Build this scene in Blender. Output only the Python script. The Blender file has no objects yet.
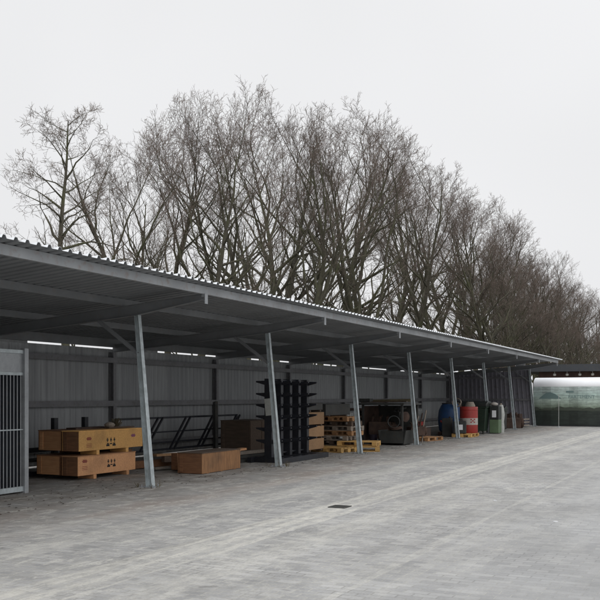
import bpy, math, random
from math import radians as R, sin, cos, pi
from mathutils import Vector, Matrix

S = bpy.context.scene
COL = S.collection
# ------------------------------------------------------------------ camera
TH = math.atan(427/865)
cd = bpy.data.cameras.new('camera'); cam = bpy.data.objects.new('camera', cd); COL.objects.link(cam)
cam.location = (0, 0, 1.65); cam.rotation_euler = (R(90), 0, TH)
cd.sensor_width = 36; cd.sensor_fit = 'HORIZONTAL'; cd.lens = 865/600*36
cd.shift_y = 0.16; cd.clip_start = 0.1; cd.clip_end = 3000
S.camera = cam
# ------------------------------------------------------------------ sky
SUN_EL, SUN_AZ = R(48), R(150)
W = bpy.data.worlds.new('World'); S.world = W; W.use_nodes = True
nt = W.node_tree; nt.nodes.clear()
def wn(t, **k):
    n = nt.nodes.new(t)
    for a, b in k.items(): setattr(n, a, b)
    return n
sky = wn('ShaderNodeTexSky', sky_type='NISHITA', sun_disc=False, sun_elevation=SUN_EL, sun_rotation=SUN_AZ,
         air_density=1.0, dust_density=4.0)
hs = wn('ShaderNodeHueSaturation'); hs.inputs['Saturation'].default_value = 0.06
tc = wn('ShaderNodeTexCoord'); sep = wn('ShaderNodeSeparateXYZ')
rmp = wn('ShaderNodeValToRGB')              # cloud deck: a little brighter overhead than at the horizon
e = rmp.color_ramp.elements
e[0].position = 0.0; e[0].color = (8.9, 8.95, 9.1, 1)
e[1].position = 1.0; e[1].color = (19.5, 19.8, 20.3, 1)
m1 = rmp.color_ramp.elements.new(0.42); m1.color = (9.0, 9.05, 9.2, 1)
nz = wn('ShaderNodeTexNoise'); nz.inputs['Scale'].default_value = 1.6; nz.inputs['Detail'].default_value = 3
mr = wn('ShaderNodeMapRange'); mr.inputs[1].default_value = .3; mr.inputs[2].default_value = .7
mr.inputs[3].default_value = .925; mr.inputs[4].default_value = 1.035
mul = wn('ShaderNodeVectorMath', operation='SCALE')
mix = wn('ShaderNodeMixRGB'); mix.inputs[0].default_value = 0.92
bg = wn('ShaderNodeBackground'); bg.inputs['Strength'].default_value = 0.1
out = wn('ShaderNodeOutputWorld')
L = nt.links.new
L(sky.outputs[0], hs.inputs['Color']); L(tc.outputs['Generated'], sep.inputs[0]); L(sep.outputs['Z'], rmp.inputs[0])
L(tc.outputs['Generated'], nz.inputs['Vector']); L(nz.outputs[0], mr.inputs[0])
L(rmp.outputs[0], mul.inputs[0]); L(mr.outputs[0], mul.inputs['Scale'])
L(hs.outputs[0], mix.inputs[1]); L(mul.outputs[0], mix.inputs[2]); L(mix.outputs[0], bg.inputs[0]); L(bg.outputs[0], out.inputs[0])
sd = bpy.data.lights.new('sun', 'SUN'); sd.energy = 0.6; sd.angle = R(40); sd.color = (1, .97, .93)
so = bpy.data.objects.new('sun', sd); COL.objects.link(so)
dv = Vector((sin(SUN_AZ)*cos(SUN_EL), cos(SUN_AZ)*cos(SUN_EL), sin(SUN_EL)))
so.rotation_euler = (-dv).to_track_quat('-Z', 'Y').to_euler(); so.location = dv*60
S.view_settings.view_transform = 'Standard'; S.view_settings.look = 'None'
S.view_settings.exposure = 0; S.view_settings.gamma = 1; S.view_settings.use_curve_mapping = False

# ------------------------------------------------------------------ materials
class NT:
    def __init__(s, name):
        s.m = bpy.data.materials.new(name); s.m.use_nodes = True
        s.t = s.m.node_tree; s.b = s.t.nodes['Principled BSDF']
    def n(s, t, **k):
        n = s.t.nodes.new(t)
        for a, b in k.items(): setattr(n, a, b)
        return n
    def l(s, a, b): s.t.links.new(a, b)
    def co(s, scale=(1, 1, 1), kind='Object', loc=None):
        c = s.n('ShaderNodeTexCoord'); mp = s.n('ShaderNodeMapping'); s.l(c.outputs[kind], mp.inputs[0])
        mp.inputs['Scale'].default_value = scale
        if loc: mp.inputs['Location'].default_value = loc
        return mp.outputs[0]
    def noise(s, v, scale, detail=4, rough=.55):
        n = s.n('ShaderNodeTexNoise'); s.l(v, n.inputs['Vector']); n.inputs['Scale'].default_value = scale
        n.inputs['Detail'].default_value = detail; n.inputs['Roughness'].default_value = rough; return n.outputs[0]
    def ramp(s, f, stops):
        r = s.n('ShaderNodeValToRGB'); s.l(f, r.inputs[0]); el = r.color_ramp.elements
        for i, (p, c) in enumerate(stops):
            x = el[i] if i < 2 else el.new(p)
            x.position = p; x.color = (c if isinstance(c, tuple) else (c, c, c)) + (1,)
        return r.outputs[0]
    def mix(s, f, a, b, mode='MIX'):
        m = s.n('ShaderNodeMixRGB', blend_type=mode)
        for i, x in enumerate((f, a, b)):
            if isinstance(x, (int, float)): m.inputs[i].default_value = x if i == 0 else (x, x, x, 1)
            elif isinstance(x, tuple): m.inputs[i].default_value = x + (1,)
            else: s.l(x, m.inputs[i])
        return m.outputs[0]
    def math(s, op, a, b=0.0, c=None):
        m = s.n('ShaderNodeMath', operation=op)
        for i, x in enumerate((a, b, c)):
            if x is None: continue
            if isinstance(x, (int, float)): m.inputs[i].default_value = x
            else: s.l(x, m.inputs[i])
        return m.outputs[0]
    def bump(s, h, st=.3, d=.01):
        b = s.n('ShaderNodeBump'); b.inputs['Strength'].default_value = st; b.inputs['Distance'].default_value = d
        s.l(h, b.inputs['Height']); s.l(b.outputs[0], s.b.inputs['Normal'])
    def done(s, col=None, rough=.7, metal=0.0):
        if col is not None:
            if isinstance(col, tuple): s.b.inputs['Base Color'].default_value = col + (1,)
            else: s.l(col, s.b.inputs['Base Color'])
        if isinstance(rough, (int, float)): s.b.inputs['Roughness'].default_value = rough
        else: s.l(rough, s.b.inputs['Roughness'])
        s.b.inputs['Metallic'].default_value = metal
        return s.m
def rough_paint(name, c, var=.25, scale=3, rough=.6, metal=0.0, dirt=(.09, .07, .05), dirt_amt=.4, bump=.1):
    t = NT(name); v = t.co()
    n1 = t.noise(v, scale, 6); n2 = t.noise(v, scale*7, 4)
    a = tuple(x*(1-var) for x in c); b = tuple(min(1, x*(1+var)) for x in c)
    col = t.ramp(n1, [(.3, a), (.7, b)])
    msk = t.ramp(n2, [(.52, 0.0), (.72, dirt_amt)])
    col = t.mix(msk, col, dirt)
    if bump: t.bump(n2, bump, .004)
    return t.done(col, rough, metal)
def wood(name, a, b, axis=0, rough=.8, grime=.35):
    sc = [9, 9, 9]; sc[axis] = .7
    t = NT(name); v = t.co(tuple(sc)); v2 = t.co()
    oi = t.n('ShaderNodeObjectInfo')
    n1 = t.noise(v, 3.5, 8, .65); n2 = t.noise(v2, 2.2, 4); n3 = t.noise(v, 16, 3)
    col = t.ramp(n1, [(.3, a), (.68, b)])
    col = t.mix(t.ramp(n2, [(.45, 0.0), (.75, grime)]), col, (.07, .045, .03))
    hsv = t.n('ShaderNodeHueSaturation'); t.l(col, hsv.inputs['Color'])
    t.l(t.math('MULTIPLY_ADD', oi.outputs['Random'], .35, .82), hsv.inputs['Value'])
    t.bump(n3, .25, .003)
    return t.done(hsv.outputs[0], rough)
M = {}
def ground_mat():
    t = NT('concrete_pavers'); P = t.co(); sp = t.n('ShaderNodeSeparateXYZ'); t.l(P, sp.inputs[0]); X, Y = sp.outputs[0], sp.outputs[1]
    wob = t.noise(P, 1.1, 3)
    wv = t.n('ShaderNodeVectorMath', operation='SCALE'); wv.inputs['Scale'].default_value = .05
    nn = t.n('ShaderNodeTexNoise'); t.l(P, nn.inputs['Vector']); nn.inputs['Scale'].default_value = .5
    t.l(nn.outputs['Color'], wv.inputs[0]); wa = t.n('ShaderNodeVectorMath', operation='ADD'); t.l(P, wa.inputs[0]); t.l(wv.outputs[0], wa.inputs[1])
    mp = t.n('ShaderNodeMapping'); t.l(wa.outputs[0], mp.inputs[0]); mp.inputs['Rotation'].default_value = (0, 0, R(0))
    br = t.n('ShaderNodeTexBrick'); t.l(mp.outputs[0], br.inputs['Vector'])
    br.inputs['Scale'].default_value = 1; br.inputs['Brick Width'].default_value = .21; br.inputs['Row Height'].default_value = .105
    br.inputs['Mortar Size'].default_value = .008; br.inputs['Mortar Smooth'].default_value = .4; br.inputs['Bias'].default_value = 0
    br.inputs['Color1'].default_value = (.20, .20, .20, 1); br.inputs['Color2'].default_value = (.385, .38, .37, 1)
    br.inputs['Mortar'].default_value = (.15, .145, .13, 1)
    t.l(t.ramp(t.noise(P, .8, 6, .65), [(.42, (.12, .115, .10)), (.56, (.42, .405, .36))]), br.inputs['Mortar'])
    fine = t.noise(P, 40, 4, .7); mid = t.noise(P, 2.3, 6, .6); big = t.noise(P, .35, 5, .6)
    col = t.mix(.28, br.outputs['Color'], t.ramp(fine, [(.3, .16), (.7, .46)]))
    col = t.mix(t.ramp(mid, [(.35, .0), (.7, .3)]), col, (.235, .23, .215))
    # sand swept into patches
    st = t.noise(t.co((1.3, .4, 1)), 2.2, 8, .68)
    st2 = t.noise(t.co((1, .5, 1)), .5, 4)
    sand = t.math('MULTIPLY', t.ramp(st, [(.46, 0.0), (.6, 1.0)]), t.ramp(st2, [(.4, 0.05), (.62, .55)]))
    crumbs = t.ramp(t.noise(P, 13, 5, .7), [(.42, .25), (.6, 1.0)])
    sand = t.math('MULTIPLY', sand, crumbs)
    # two pale strips of sand along the yard (wheel lines)
    def strip(x0, w, k, seed):
        d = t.math('ABSOLUTE', t.math('ADD', X, -x0)); d = t.math('ADD', d, t.math('MULTIPLY', t.math('ADD', t.noise(t.co((2, .22, 1), loc=(seed, 0, 0)), 1.2, 7, .7), -.5), .32))
        g = t.ramp(t.math('DIVIDE', d, w), [(.55, k), (1.0, 0.0)])
        return t.math('MULTIPLY', g, t.ramp(t.noise(t.co((4, 1.2, 1)), 3.0, 8, .75), [(.40, .2), (.56, 1.0)]))
    ss = [strip(x, w, k, sd) for x, w, k, sd in ((-5.36, .13, .95, 0), (-5.08, .10, .95, 4), (-4.84, .06, .8, 8), (-5.15, .34, .5, 15), (-2.9, .06, .5, 9), (-2.6, .12, .3, 12), (-6.7, .35, .5, 21), (-4.3, .3, .45, 33), (-7.6, .2, .35, 40))]
    for q in ss: sand = t.math('MAXIMUM', sand, q)
    sand = t.math('MINIMUM', sand, 1.0)
    col = t.mix(t.math('MULTIPLY', sand, .9), col, t.ramp(fine, [(.3, (.42, .405, .36)), (.7, (.62, .60, .545))]))
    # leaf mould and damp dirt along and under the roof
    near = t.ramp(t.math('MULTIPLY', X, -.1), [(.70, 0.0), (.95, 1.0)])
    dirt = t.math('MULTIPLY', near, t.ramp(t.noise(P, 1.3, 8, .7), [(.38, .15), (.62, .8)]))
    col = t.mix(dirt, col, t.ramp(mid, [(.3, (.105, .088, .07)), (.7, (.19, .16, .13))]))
    red = t.math('MULTIPLY', t.ramp(t.math('MULTIPLY', t.math('ABSOLUTE', t.math('ADD', X, 8.2)), .5), [(.15, .5), (.6, 0.0)]), t.ramp(t.noise(t.co((1, .35, 1)), 1.1, 6), [(.45, 0.0), (.65, 1.0)]))
    col = t.mix(red, col, (.26, .2, .165))
    # smoother grey-blue surface to the right
    rt = t.ramp(t.math('MULTIPLY_ADD', X, .1, .5), [(.17, 0.0), (.35, .45)])
    col = t.mix(rt, col, t.ramp(big, [(.35, (.295, .299, .305)), (.65, (.345, .349, .352))]))
    col = t.mix(t.ramp(big, [(.38, .3), (.62, 0.0)]), col, (.2, .195, .185))
    # worn, stained and sanded blotches at several sizes
    b1 = t.noise(t.co((1.2, .5, 1), loc=(3, 7, 0)), .9, 9, .72)
    col = t.mix(1.0, col, t.ramp(b1, [(.36, .88), (.5, 1.0), (.66, 1.13)]), 'MULTIPLY')
    b2 = t.noise(t.co((1.5, .6, 1), loc=(13, 2, 0)), 3.2, 9, .75)
    lf = t.ramp(t.math('MULTIPLY_ADD', X, -.1, 0), [(.25, .08), (.55, .9)])
    pa = t.math('MULTIPLY', t.math('MULTIPLY', t.ramp(b2, [(.53, 0.0), (.59, .9)]), lf), t.ramp(fine, [(.4, .3), (.55, 1.0)]))
    col = t.mix(pa, col, (.45, .437, .40))
    lane = t.ramp(t.math('ABSOLUTE', t.math('ADD', X, 5.15+.28)), [(.0, .5), (.06, 0.0)])
    col = t.mix(t.math('MULTIPLY', lane, t.ramp(t.noise(t.co((1, .2, 1)), 2, 5), [(.4, 0.0), (.6, 1.0)])), col, (.17, .165, .155))
    # dark oily spots
    col = t.mix(t.ramp(t.noise(P, 3.1, 3, .5), [(.69, 0.0), (.75, .45)]), col, (.09, .085, .08))
    h = t.math('ADD', t.math('MULTIPLY', br.outputs['Fac'], -.8), t.math('MULTIPLY', fine, .5))
    t.bump(h, .55, .006)
    return t.done(col, .82)
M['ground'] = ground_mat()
M['post'] = rough_paint('galvanised_post', (.42, .465, .48), .22, 9, .5, .35, (.3, .31, .3), .35)
M['galv'] = rough_paint('galvanised_steel', (.33, .345, .36), .15, 4, .5, .35, (.2, .2, .2), .35)
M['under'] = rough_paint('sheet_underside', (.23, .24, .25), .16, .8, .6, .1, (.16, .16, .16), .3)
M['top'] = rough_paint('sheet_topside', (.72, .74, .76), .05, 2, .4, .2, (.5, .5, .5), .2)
M['beam'] = rough_paint('roof_beam_steel', (.34, .355, .37), .2, 1.2, .55, .2, (.24, .15, .10), .4)
M['rafter'] = rough_paint('rafter_steel', (.2, .208, .216), .18, 1.2, .6, .2, (.2, .15, .12), .25)
def wallmat():
    t = NT('grey_wall_sheet'); P = t.co(); sp = t.n('ShaderNodeSeparateXYZ'); t.l(P, sp.inputs[0])
    wn_ = t.n('ShaderNodeTexWhiteNoise', noise_dimensions='1D'); t.l(t.math('FLOOR', t.math('MULTIPLY', sp.outputs[1], .98)), wn_.inputs['W'])
    col = t.ramp(wn_.outputs['Value'], [(0.0, (.30, .31, .32)), (1.0, (.37, .38, .39))])
    st = t.noise(t.co((1, 5, .35)), 1.6, 6, .65)
    col = t.mix(1.0, col, t.ramp(st, [(.35, .8), (.6, 1.05)]), 'MULTIPLY')
    splash = t.math('MULTIPLY', t.ramp(sp.outputs[2], [(.1, .75), (.75, 0.0)]), t.ramp(t.noise(P, 3, 6, .7), [(.35, .3), (.65, 1.0)]))
    col = t.mix(splash, col, (.13, .11, .085))
    return t.done(col, .6, .05)
M['wall'] = wallmat()
M['wall_rail'] = rough_paint('dark_wall_rail', (.2, .2, .21), .15, 2, .6, .2)
M['end'] = rough_paint('violet_grey_end_sheet', (.21, .205, .235), .15, .7, .6, .05)
M['navy'] = rough_paint('dark_blue_sheet', (.035, .042, .055), .3, 2, .6)
M['black'] = rough_paint('black_steel', (.018, .02, .027), .35, 4, .5, .2, (.06, .045, .035), .4)
M['dark'] = rough_paint('dark_painted_steel', (.04, .042, .04), .35, 3, .7, .1, (.08, .05, .03), .5)
M['rust'] = rough_paint('rusty_brown_steel', (.062, .036, .026), .45, 5, .85, 0, (.03, .02, .015), .6, .3)
M['ply'] = wood('yellow_plywood', (.60, .315, .095), (.82, .47, .165), 0)
M['ply2'] = wood('brown_plywood', (.46, .22, .10), (.62, .335, .165), 0)
M['lowply'] = wood('streaky_brown_plywood', (.15, .068, .03), (.36, .19, .085), 2, .85, .55)
M['plyend'] = wood('dark_brown_plywood', (.13, .06, .03), (.26, .125, .06), 0, .85, .5)
M['oldwood'] = wood('old_grey_brown_wood', (.055, .04, .03), (.13, .09, .065), 0, .9, .6)
M['orange'] = wood('orange_pallet_wood', (.28, .14, .06), (.5, .28, .13), 0)
M['yellow'] = wood('fresh_yellow_pallet_wood', (.48, .28, .08), (.66, .42, .16), 0)
M['greywood'] = wood('weathered_grey_wood', (.2, .17, .14), (.36, .31, .26), 0)
M['tan'] = wood('tan_box_board', (.26, .145, .07), (.40, .245, .13), 0, .8, .25)
M['ink'] = NT('black_ink').done((.012, .012, .012), .8)
M['redink'] = NT('red_ink').done((.2, .03, .03), .8)
M['violetink'] = NT('violet_ink').done((.16, .03, .13), .8)
M['blue'] = rough_paint('blue_plastic', (.02, .07, .19), .2, 3, .5)
M['red'] = rough_paint('red_paint', (.29, .025, .02), .15, 3, .5)
M['white'] = rough_paint('white_paint', (.72, .73, .75), .05, 2, .6, 0, (.6, .6, .6), .2)
M['fencewhite'] = rough_paint('white_sheeting', (.82, .83, .85), .03, 2, .6, 0, (.7, .7, .7), .2)
M['cream'] = rough_paint('scuffed_cream_paint', (.40, .37, .34), .15, 6, .6)
M['pvc'] = rough_paint('milky_plastic', (.42, .43, .41), .1, 2, .5)
M['green'] = rough_paint('dark_green_plastic', (.014, .03, .019), .25, 3, .5)
M['lgreen'] = rough_paint('pale_green_plastic', (.10, .155, .085), .2, 3, .5)
M['bin'] = rough_paint('black_bin_plastic', (.02, .024, .024), .3, 3, .45)
M['concrete'] = rough_paint('concrete_block', (.3, .29, .27), .2, 6, .9)
M['bark'] = None
def bark():
    t = NT('mossy_bark'); v = t.co(); geo = t.n('ShaderNodeNewGeometry')
    n1 = t.noise(v, 1.2, 5); n2 = t.noise(t.co((8, 8, 2)), 3, 5)
    col = t.ramp(n2, [(.3, (.035, .03, .022)), (.7, (.1, .09, .066))])
    col = t.mix(t.ramp(n1, [(.42, 0.0), (.62, .85)]), col, (.07, .072, .034))
    t.bump(n2, .5, .02); return t.done(col, .9)
M['bark'] = bark()
def bark2():
    t = NT('greenish_limb_bark'); v = t.co(); n = t.noise(v, .8, 4)
    return t.done(t.ramp(n, [(.35, (.038, .034, .024)), (.65, (.085, .078, .05))]), .9)
M['bark2'] = bark2()
def twig():
    t = NT('brown_twigs'); v = t.co(); n = t.noise(v, .7, 3)
    return t.done(t.ramp(n, [(.35, (.10, .076, .062)), (.65, (.18, .138, .114))]), .9)
M['twig'] = twig()
M['soil'] = rough_paint('grass_bank', (.06, .07, .03), .4, 2, .95)
M['brick'] = rough_paint('brown_brick', (.085, .05, .04), .25, 3, .9)
M['fascia'] = rough_paint('dark_fascia', (.045, .05, .058), .15, 1, .6)
M['weed'] = rough_paint('dry_weed', (.11, .09, .05), .3, 8, .9)
M['lamp'] = rough_paint('pale_lamp_housing', (.5, .49, .45), .05, 3, .5)

# ------------------------------------------------------------------ mesh helpers
class MB:
    def __init__(s): s.v = []; s.f = []; s.mi = []
    def add(s, vs, fs, mi=0):
        o = len(s.v); s.v += [tuple(p) for p in vs]; s.f += [tuple(o+i for i in f) for f in fs]; s.mi += [mi]*len(fs); return s
    def box(s, x0, x1, y0, y1, z0, z1, mi=0, M4=None):
        p = [Vector((x, y, z)) for z in (z0, z1) for y in (y0, y1) for x in (x0, x1)]
        if M4: p = [M4 @ q for q in p]
        return s.add(p, [(0, 2, 3, 1), (4, 5, 7, 6), (0, 1, 5, 4), (2, 6, 7, 3), (0, 4, 6, 2), (1, 3, 7, 5)], mi)
    def bar(s, a, b, w, h, up=(0, 0, 1), w2=None, h2=None):
        a = Vector(a); b = Vector(b); d = (b-a).normalized(); u = Vector(up)
        if abs(d.dot(u)) > .99: u = Vector((1, 0, 0))
        x = d.cross(u).normalized(); y = x.cross(d).normalized()
        w2 = w2 or w; h2 = h2 or h; P = []
        for c, ww, hh in ((a, w, h), (b, w2, h2)):
            P += [c+x*(i*ww/2)+y*(j*hh/2) for i, j in ((-1, -1), (1, -1), (1, 1), (-1, 1))]
        return s.add(P, [(3, 2, 1, 0), (4, 5, 6, 7), (0, 1, 5, 4), (1, 2, 6, 5), (2, 3, 7, 6), (3, 0, 4, 7)])
    def tube(s, pts, rs, n=8, cap=True):
        pts = [Vector(p) for p in pts]
        if isinstance(rs, (int, float)): rs = [rs]*len(pts)
        P = []; F = []
        for i, p in enumerate(pts):
            d = (pts[min(i+1, len(pts)-1)]-pts[max(i-1, 0)]).normalized()
            u = Vector((0, 0, 1)) if abs(d.z) < .9 else Vector((1, 0, 0))
            x = d.cross(u).normalized(); y = x.cross(d)
            P += [p+(x*cos(2*pi*k/n)+y*sin(2*pi*k/n))*rs[i] for k in range(n)]
            if i: F += [((i-1)*n+k, (i-1)*n+(k+1) % n, i*n+(k+1) % n, i*n+k) for k in range(n)]
        if cap: F += [tuple(range(n-1, -1, -1)), tuple((len(pts)-1)*n+k for k in range(n))]
        return s.add(P, F)
    def lathe(s, prof, n=24, c=(0, 0, 0), mi=0):
        P = []; F = []
        for i, (r, z) in enumerate(prof):
            P += [(c[0]+r*cos(2*pi*k/n), c[1]+r*sin(2*pi*k/n), c[2]+z) for k in range(n)]
            if i: F += [((i-1)*n+k, (i-1)*n+(k+1) % n, i*n+(k+1) % n, i*n+k) for k in range(n)]
        F += [tuple(range(n-1, -1, -1)), tuple((len(prof)-1)*n+k for k in range(n))]
        return s.add(P, F, mi)
    def prism(s, poly, a, b, axis):         # polygon (2D) extruded along axis from a to b
        def pt(u, v, w): return {'x': (w, u, v), 'y': (u, w, v), 'z': (u, v, w)}[axis]
        n = len(poly); P = [pt(u, v, a) for u, v in poly]+[pt(u, v, b) for u, v in poly]
        return s.add(P, [tuple(range(n-1, -1, -1)), tuple(range(n, 2*n))]+[(i, (i+1) % n, n+(i+1) % n, n+i) for i in range(n)])
    def xf(s, M4): s.v = [tuple(M4 @ Vector(p)) for p in s.v]; return s
    def build(s, name, mat, parent=None, smooth=False, bevel=0, label=None):
        me = bpy.data.meshes.new(name); me.from_pydata(s.v, [], s.f)
        for m in (mat if isinstance(mat, (list, tuple)) else [mat]): me.materials.append(m)
        if isinstance(mat, (list, tuple)): me.polygons.foreach_set('material_index', s.mi)
        import bmesh
        if len(s.f) < 20000:
            bm = bmesh.new(); bm.from_mesh(me); bmesh.ops.recalc_face_normals(bm, faces=bm.faces); bm.to_mesh(me); bm.free()
        if smooth: me.polygons.foreach_set('use_smooth', [True]*len(me.polygons))
        o = bpy.data.objects.new(name, me); COL.objects.link(o)
        if parent: o.parent = parent
        if bevel:
            b = o.modifiers.new('bevel', 'BEVEL'); b.width = bevel; b.segments = 2; b.limit_method = 'ANGLE'
        if smooth and bevel == 0 and len(s.f) < 20000:
            try: me.set_sharp_from_angle(angle=R(35))
            except Exception: pass
        if label: o['label'] = label
        return o
def tag(o, label=None, cat=None, group=None, kind=None):
    if label: o['label'] = label
    if cat: o['category'] = cat
    if group: o['group'] = group
    if kind: o['kind'] = kind
    return o
def thing(name, label, cat, loc=(0, 0, 0), rz=0, group=None):
    o = bpy.data.objects.new(name, None); COL.objects.link(o); o.location = loc; o.rotation_euler = (0, 0, rz)
    o.empty_display_size = .2
    return tag(o, label, cat, group)
def dup(root, loc, rz, label, scale=None, group=None):
    r = root.copy(); COL.objects.link(r); r.location = loc; r.rotation_euler = (0, 0, rz)
    if scale: r.scale = scale
    if label: r['label'] = label
    if group: r['group'] = group
    for ch in list(root.children):
        c = ch.copy(); COL.objects.link(c); c.parent = r
        for g in list(ch.children):
            d = g.copy(); COL.objects.link(d); d.parent = c
    return r

# ------------------------------------------------------------------ ground
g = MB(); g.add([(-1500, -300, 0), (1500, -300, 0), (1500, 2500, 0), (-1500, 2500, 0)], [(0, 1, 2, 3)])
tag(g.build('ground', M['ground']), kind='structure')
g = MB()                                     # grassy bank behind the shed
xs = [-14.6, -17, -20, -30, -60, -400]; zs = [.02, .25, .5, .7, .8, .8]; ys = [-60, 0, 20, 40, 60, 80, 120, 200, 400, 900]
g.v = [(x, y, z) for x, z in zip(xs, zs) for y in ys]
for i in range(len(xs)-1):
    for j in range(len(ys)-1):
        a = i*len(ys)+j; g.f.append((a, a+1, a+len(ys)+1, a+len(ys))); g.mi.append(0)
tag(g.build('grass_bank', M['soil']), kind='structure')

# ------------------------------------------------------------------ the long open shed
NB = 8; Y0 = 12.86; SP = 5.0; YE = 48.15; YS = -2.4
XB, XP, XT, XE = -14.25, -9.37, -9.66, -8.0
SL = .08
def zr(x, base=3.60): return base - SL*(XE - x)     # underside of the roof sheet
shed = thing('open_storage_shed', 'long open-fronted grey steel shed with corrugated roof sloping back over leaning posts', 'shed', (0, 0, 0))
def corrugate(y0, y1, pitch, rib, topw, h):
    """profile points (y,z) of a trapezoid sheet"""
    P = []; y = y0; sl = .022
    while y < y1-1e-6:
        P += [(y, 0), (y+pitch-rib, 0), (y+pitch-rib+sl, h), (y+pitch-sl, h)]; y += pitch
    P.append((y1, 0)); return P
prof = corrugate(YS, 48.4, .2, .085, .04, .042)
b = MB(); V = []; th = .004
for x in (XE, XB-.15):
    for off, mi in ((0, 0), (th, 1)):
        V += [(x, y, zr(x)+z+off) for y, z in prof]
n = len(prof); F = []; MI = []
for i in range(n-1):
    F.append((i, i+1, 2*n+i+1, 2*n+i)); MI.append(0)
    F.append((n+i, 3*n+i, 3*n+i+1, n+i+1)); MI.append(1)
    F.append((i, n+i, n+i+1, i+1)); MI.append(1)
b.v = V; b.f = F; b.mi = MI
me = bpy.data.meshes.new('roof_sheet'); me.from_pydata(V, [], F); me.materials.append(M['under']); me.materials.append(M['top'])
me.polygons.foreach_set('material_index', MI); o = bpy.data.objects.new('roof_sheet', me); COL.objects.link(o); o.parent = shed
# purlins (C sections running the length)
for px, dz in ((-8.22, .14), (-9.98, .13), (-12.1, .13), (-14.12, .208)):
    b = MB(); z = zr(px)-.004
    b.box(px, px+.006, YS, 48.3, z-dz, z); b.box(px-.06, px, YS, 48.3, z-.006, z-.0005); b.box(px-.06, px, YS, 48.3, z-dz, z-dz+.006)
    b.build('purlin', M['beam'] if px > -9 else M['rafter'], shed)
# rafters (tapered I sections), with end plate and splice plates
pys = [Y0+SP*i for i in range(-2, NB)]; pys[-1] = 47.8
for y in pys:
    b = MB()
    def web(x0, x1, d0, d1, t=.01):
        a = zr(x0)-.14; c = zr(x1)-.14
        b.prism([(x0, a-d0), (x1, c-d1), (x1, c), (x0, a)], y-t/2, y+t/2, 'y')
        for dd, off in ((.008, 0), (.008, None)):
            za, zc = (a, c) if off == 0 else (a-d0, c-d1)
            b.prism([(x0, za-dd), (x1, zc-dd), (x1, zc), (x0, za)], y-.05, y+.05, 'y')
    web(-14.2, -9.7, .18, .2); web(-9.7, -8.24, .2, .1)
    b.build('rafter', M['rafter'], shed)
    b = MB(); b.box(-8.19, -8.175, y-.045, y+.045, zr(-8.2)-.32, zr(-8.2)-.145); b.box(-8.26, -8.19, y-.03, y+.03, zr(-8.2)-.2, zr(-8.2)-.15)
    b.build('rafter_end_plate', M['galv'], shed)
# posts
for k, y in enumerate(pys):
    b = MB(); zt = zr(XT)-.14-.205
    A = Vector((XP, y, .012)); B = Vector((XT, y, zt))
    u = (B-A).normalized(); px_ = Vector((0, 1, 0)).cross(u).normalized()
    for sgn in (-1, 1):                      # two flanges
        b.bar(A+px_*sgn*.062, B+px_*sgn*.042, .105, .009, up=px_, w2=.085)
    b.bar(A, B, .007, .118, up=px_, h2=.078)
    po = b.build('post', M['post'], shed)
    b = MB(); b.box(XP-.17, XP+.15, y-.12, y+.12, .0, .012)
    for ax in (-.13, .11):
        for ay in (-.085, .085): b.tube([(XP+ax, y+ay, .012), (XP+ax, y+ay, .05)], .011, 6)
    b.build('base_plate', M['galv'], po)
    # knee brace
    b = MB(); t0 = (2.42-.0)/zt; q = A.lerp(B, t0); e2 = Vector((-10.55, y, zr(-10.55)-.14-.2))
    b.bar(q+Vector((-.05, 0, 0)), e2, .06, .06); b.build('knee_brace', M['rafter'], shed)
# back wall: posts, rails, ribbed cladding in bays
WT = 2.865
def cladding(y0, y1, x, z0, z1):
    b = MB(); n = int((y1-y0)/.2); step = (y1-y0)/n; V = []; 
    for i in range(n):
        y = y0+i*step; b_ = [(y, 0), (y+step*.6, 0), (y+step*.7, .016), (y+step*.9, .016)]
        V += b_
    V.append((y1, 0)); P = [(x+d, y, z) for z in (z0, z1) for y, d in V]; m = len(V)
    P += [(x-.003+d, y, z) for z in (z0, z1) for y, d in V]
    F = [(i, i+1, m+i+1, m+i) for i in range(m-1)]+[(2*m+i, 3*m+i, 3*m+i+1, 2*m+i+1) for i in range(m-1)]
    return b.add(P, F)
cladding(YS, 48.1, XB-.06, .05, WT).build('back_wall_cladding', M['wall'], shed)
for k in range(-3, NB):
    y = Y0+SP*k if k < NB-1 else 47.8
    b = MB(); top = zr(XB+.1)-.14-.19
    b.box(XB-.012, XB, y-.06, y+.06, 0, top); b.box(XB, XB+.11, y-.004, y+.004, 0, top); b.box(XB+.11, XB+.122, y-.06, y+.06, 0, top)
    b.build('back_post', M['wall_rail'], shed)
for z0, z1 in ((1.39, 1.53), (2.50, 2.63), (.35, .45)):
    b = MB(); b.box(XB+.125, XB+.131, YS, 47.7, z0, z1); b.box(XB+.06, XB+.125, YS, 47.7, z1-.006, z1); b.box(XB+.06, XB+.125, YS, 47.7, z0, z0+.006)
    b.build('wall_rail', M['wall_rail'], shed)
for k in range(-2, NB):
    y = Y0+SP*(k-1)
    b = MB(); y1 = y+SP*(.40 if k != -1 else .22)
    b.box(XB+.0, XB+.02, y+.08, min(y1, 47.9), WT-.02, WT+.12); b.build('gap_closure', M['wall'], shed)
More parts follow.
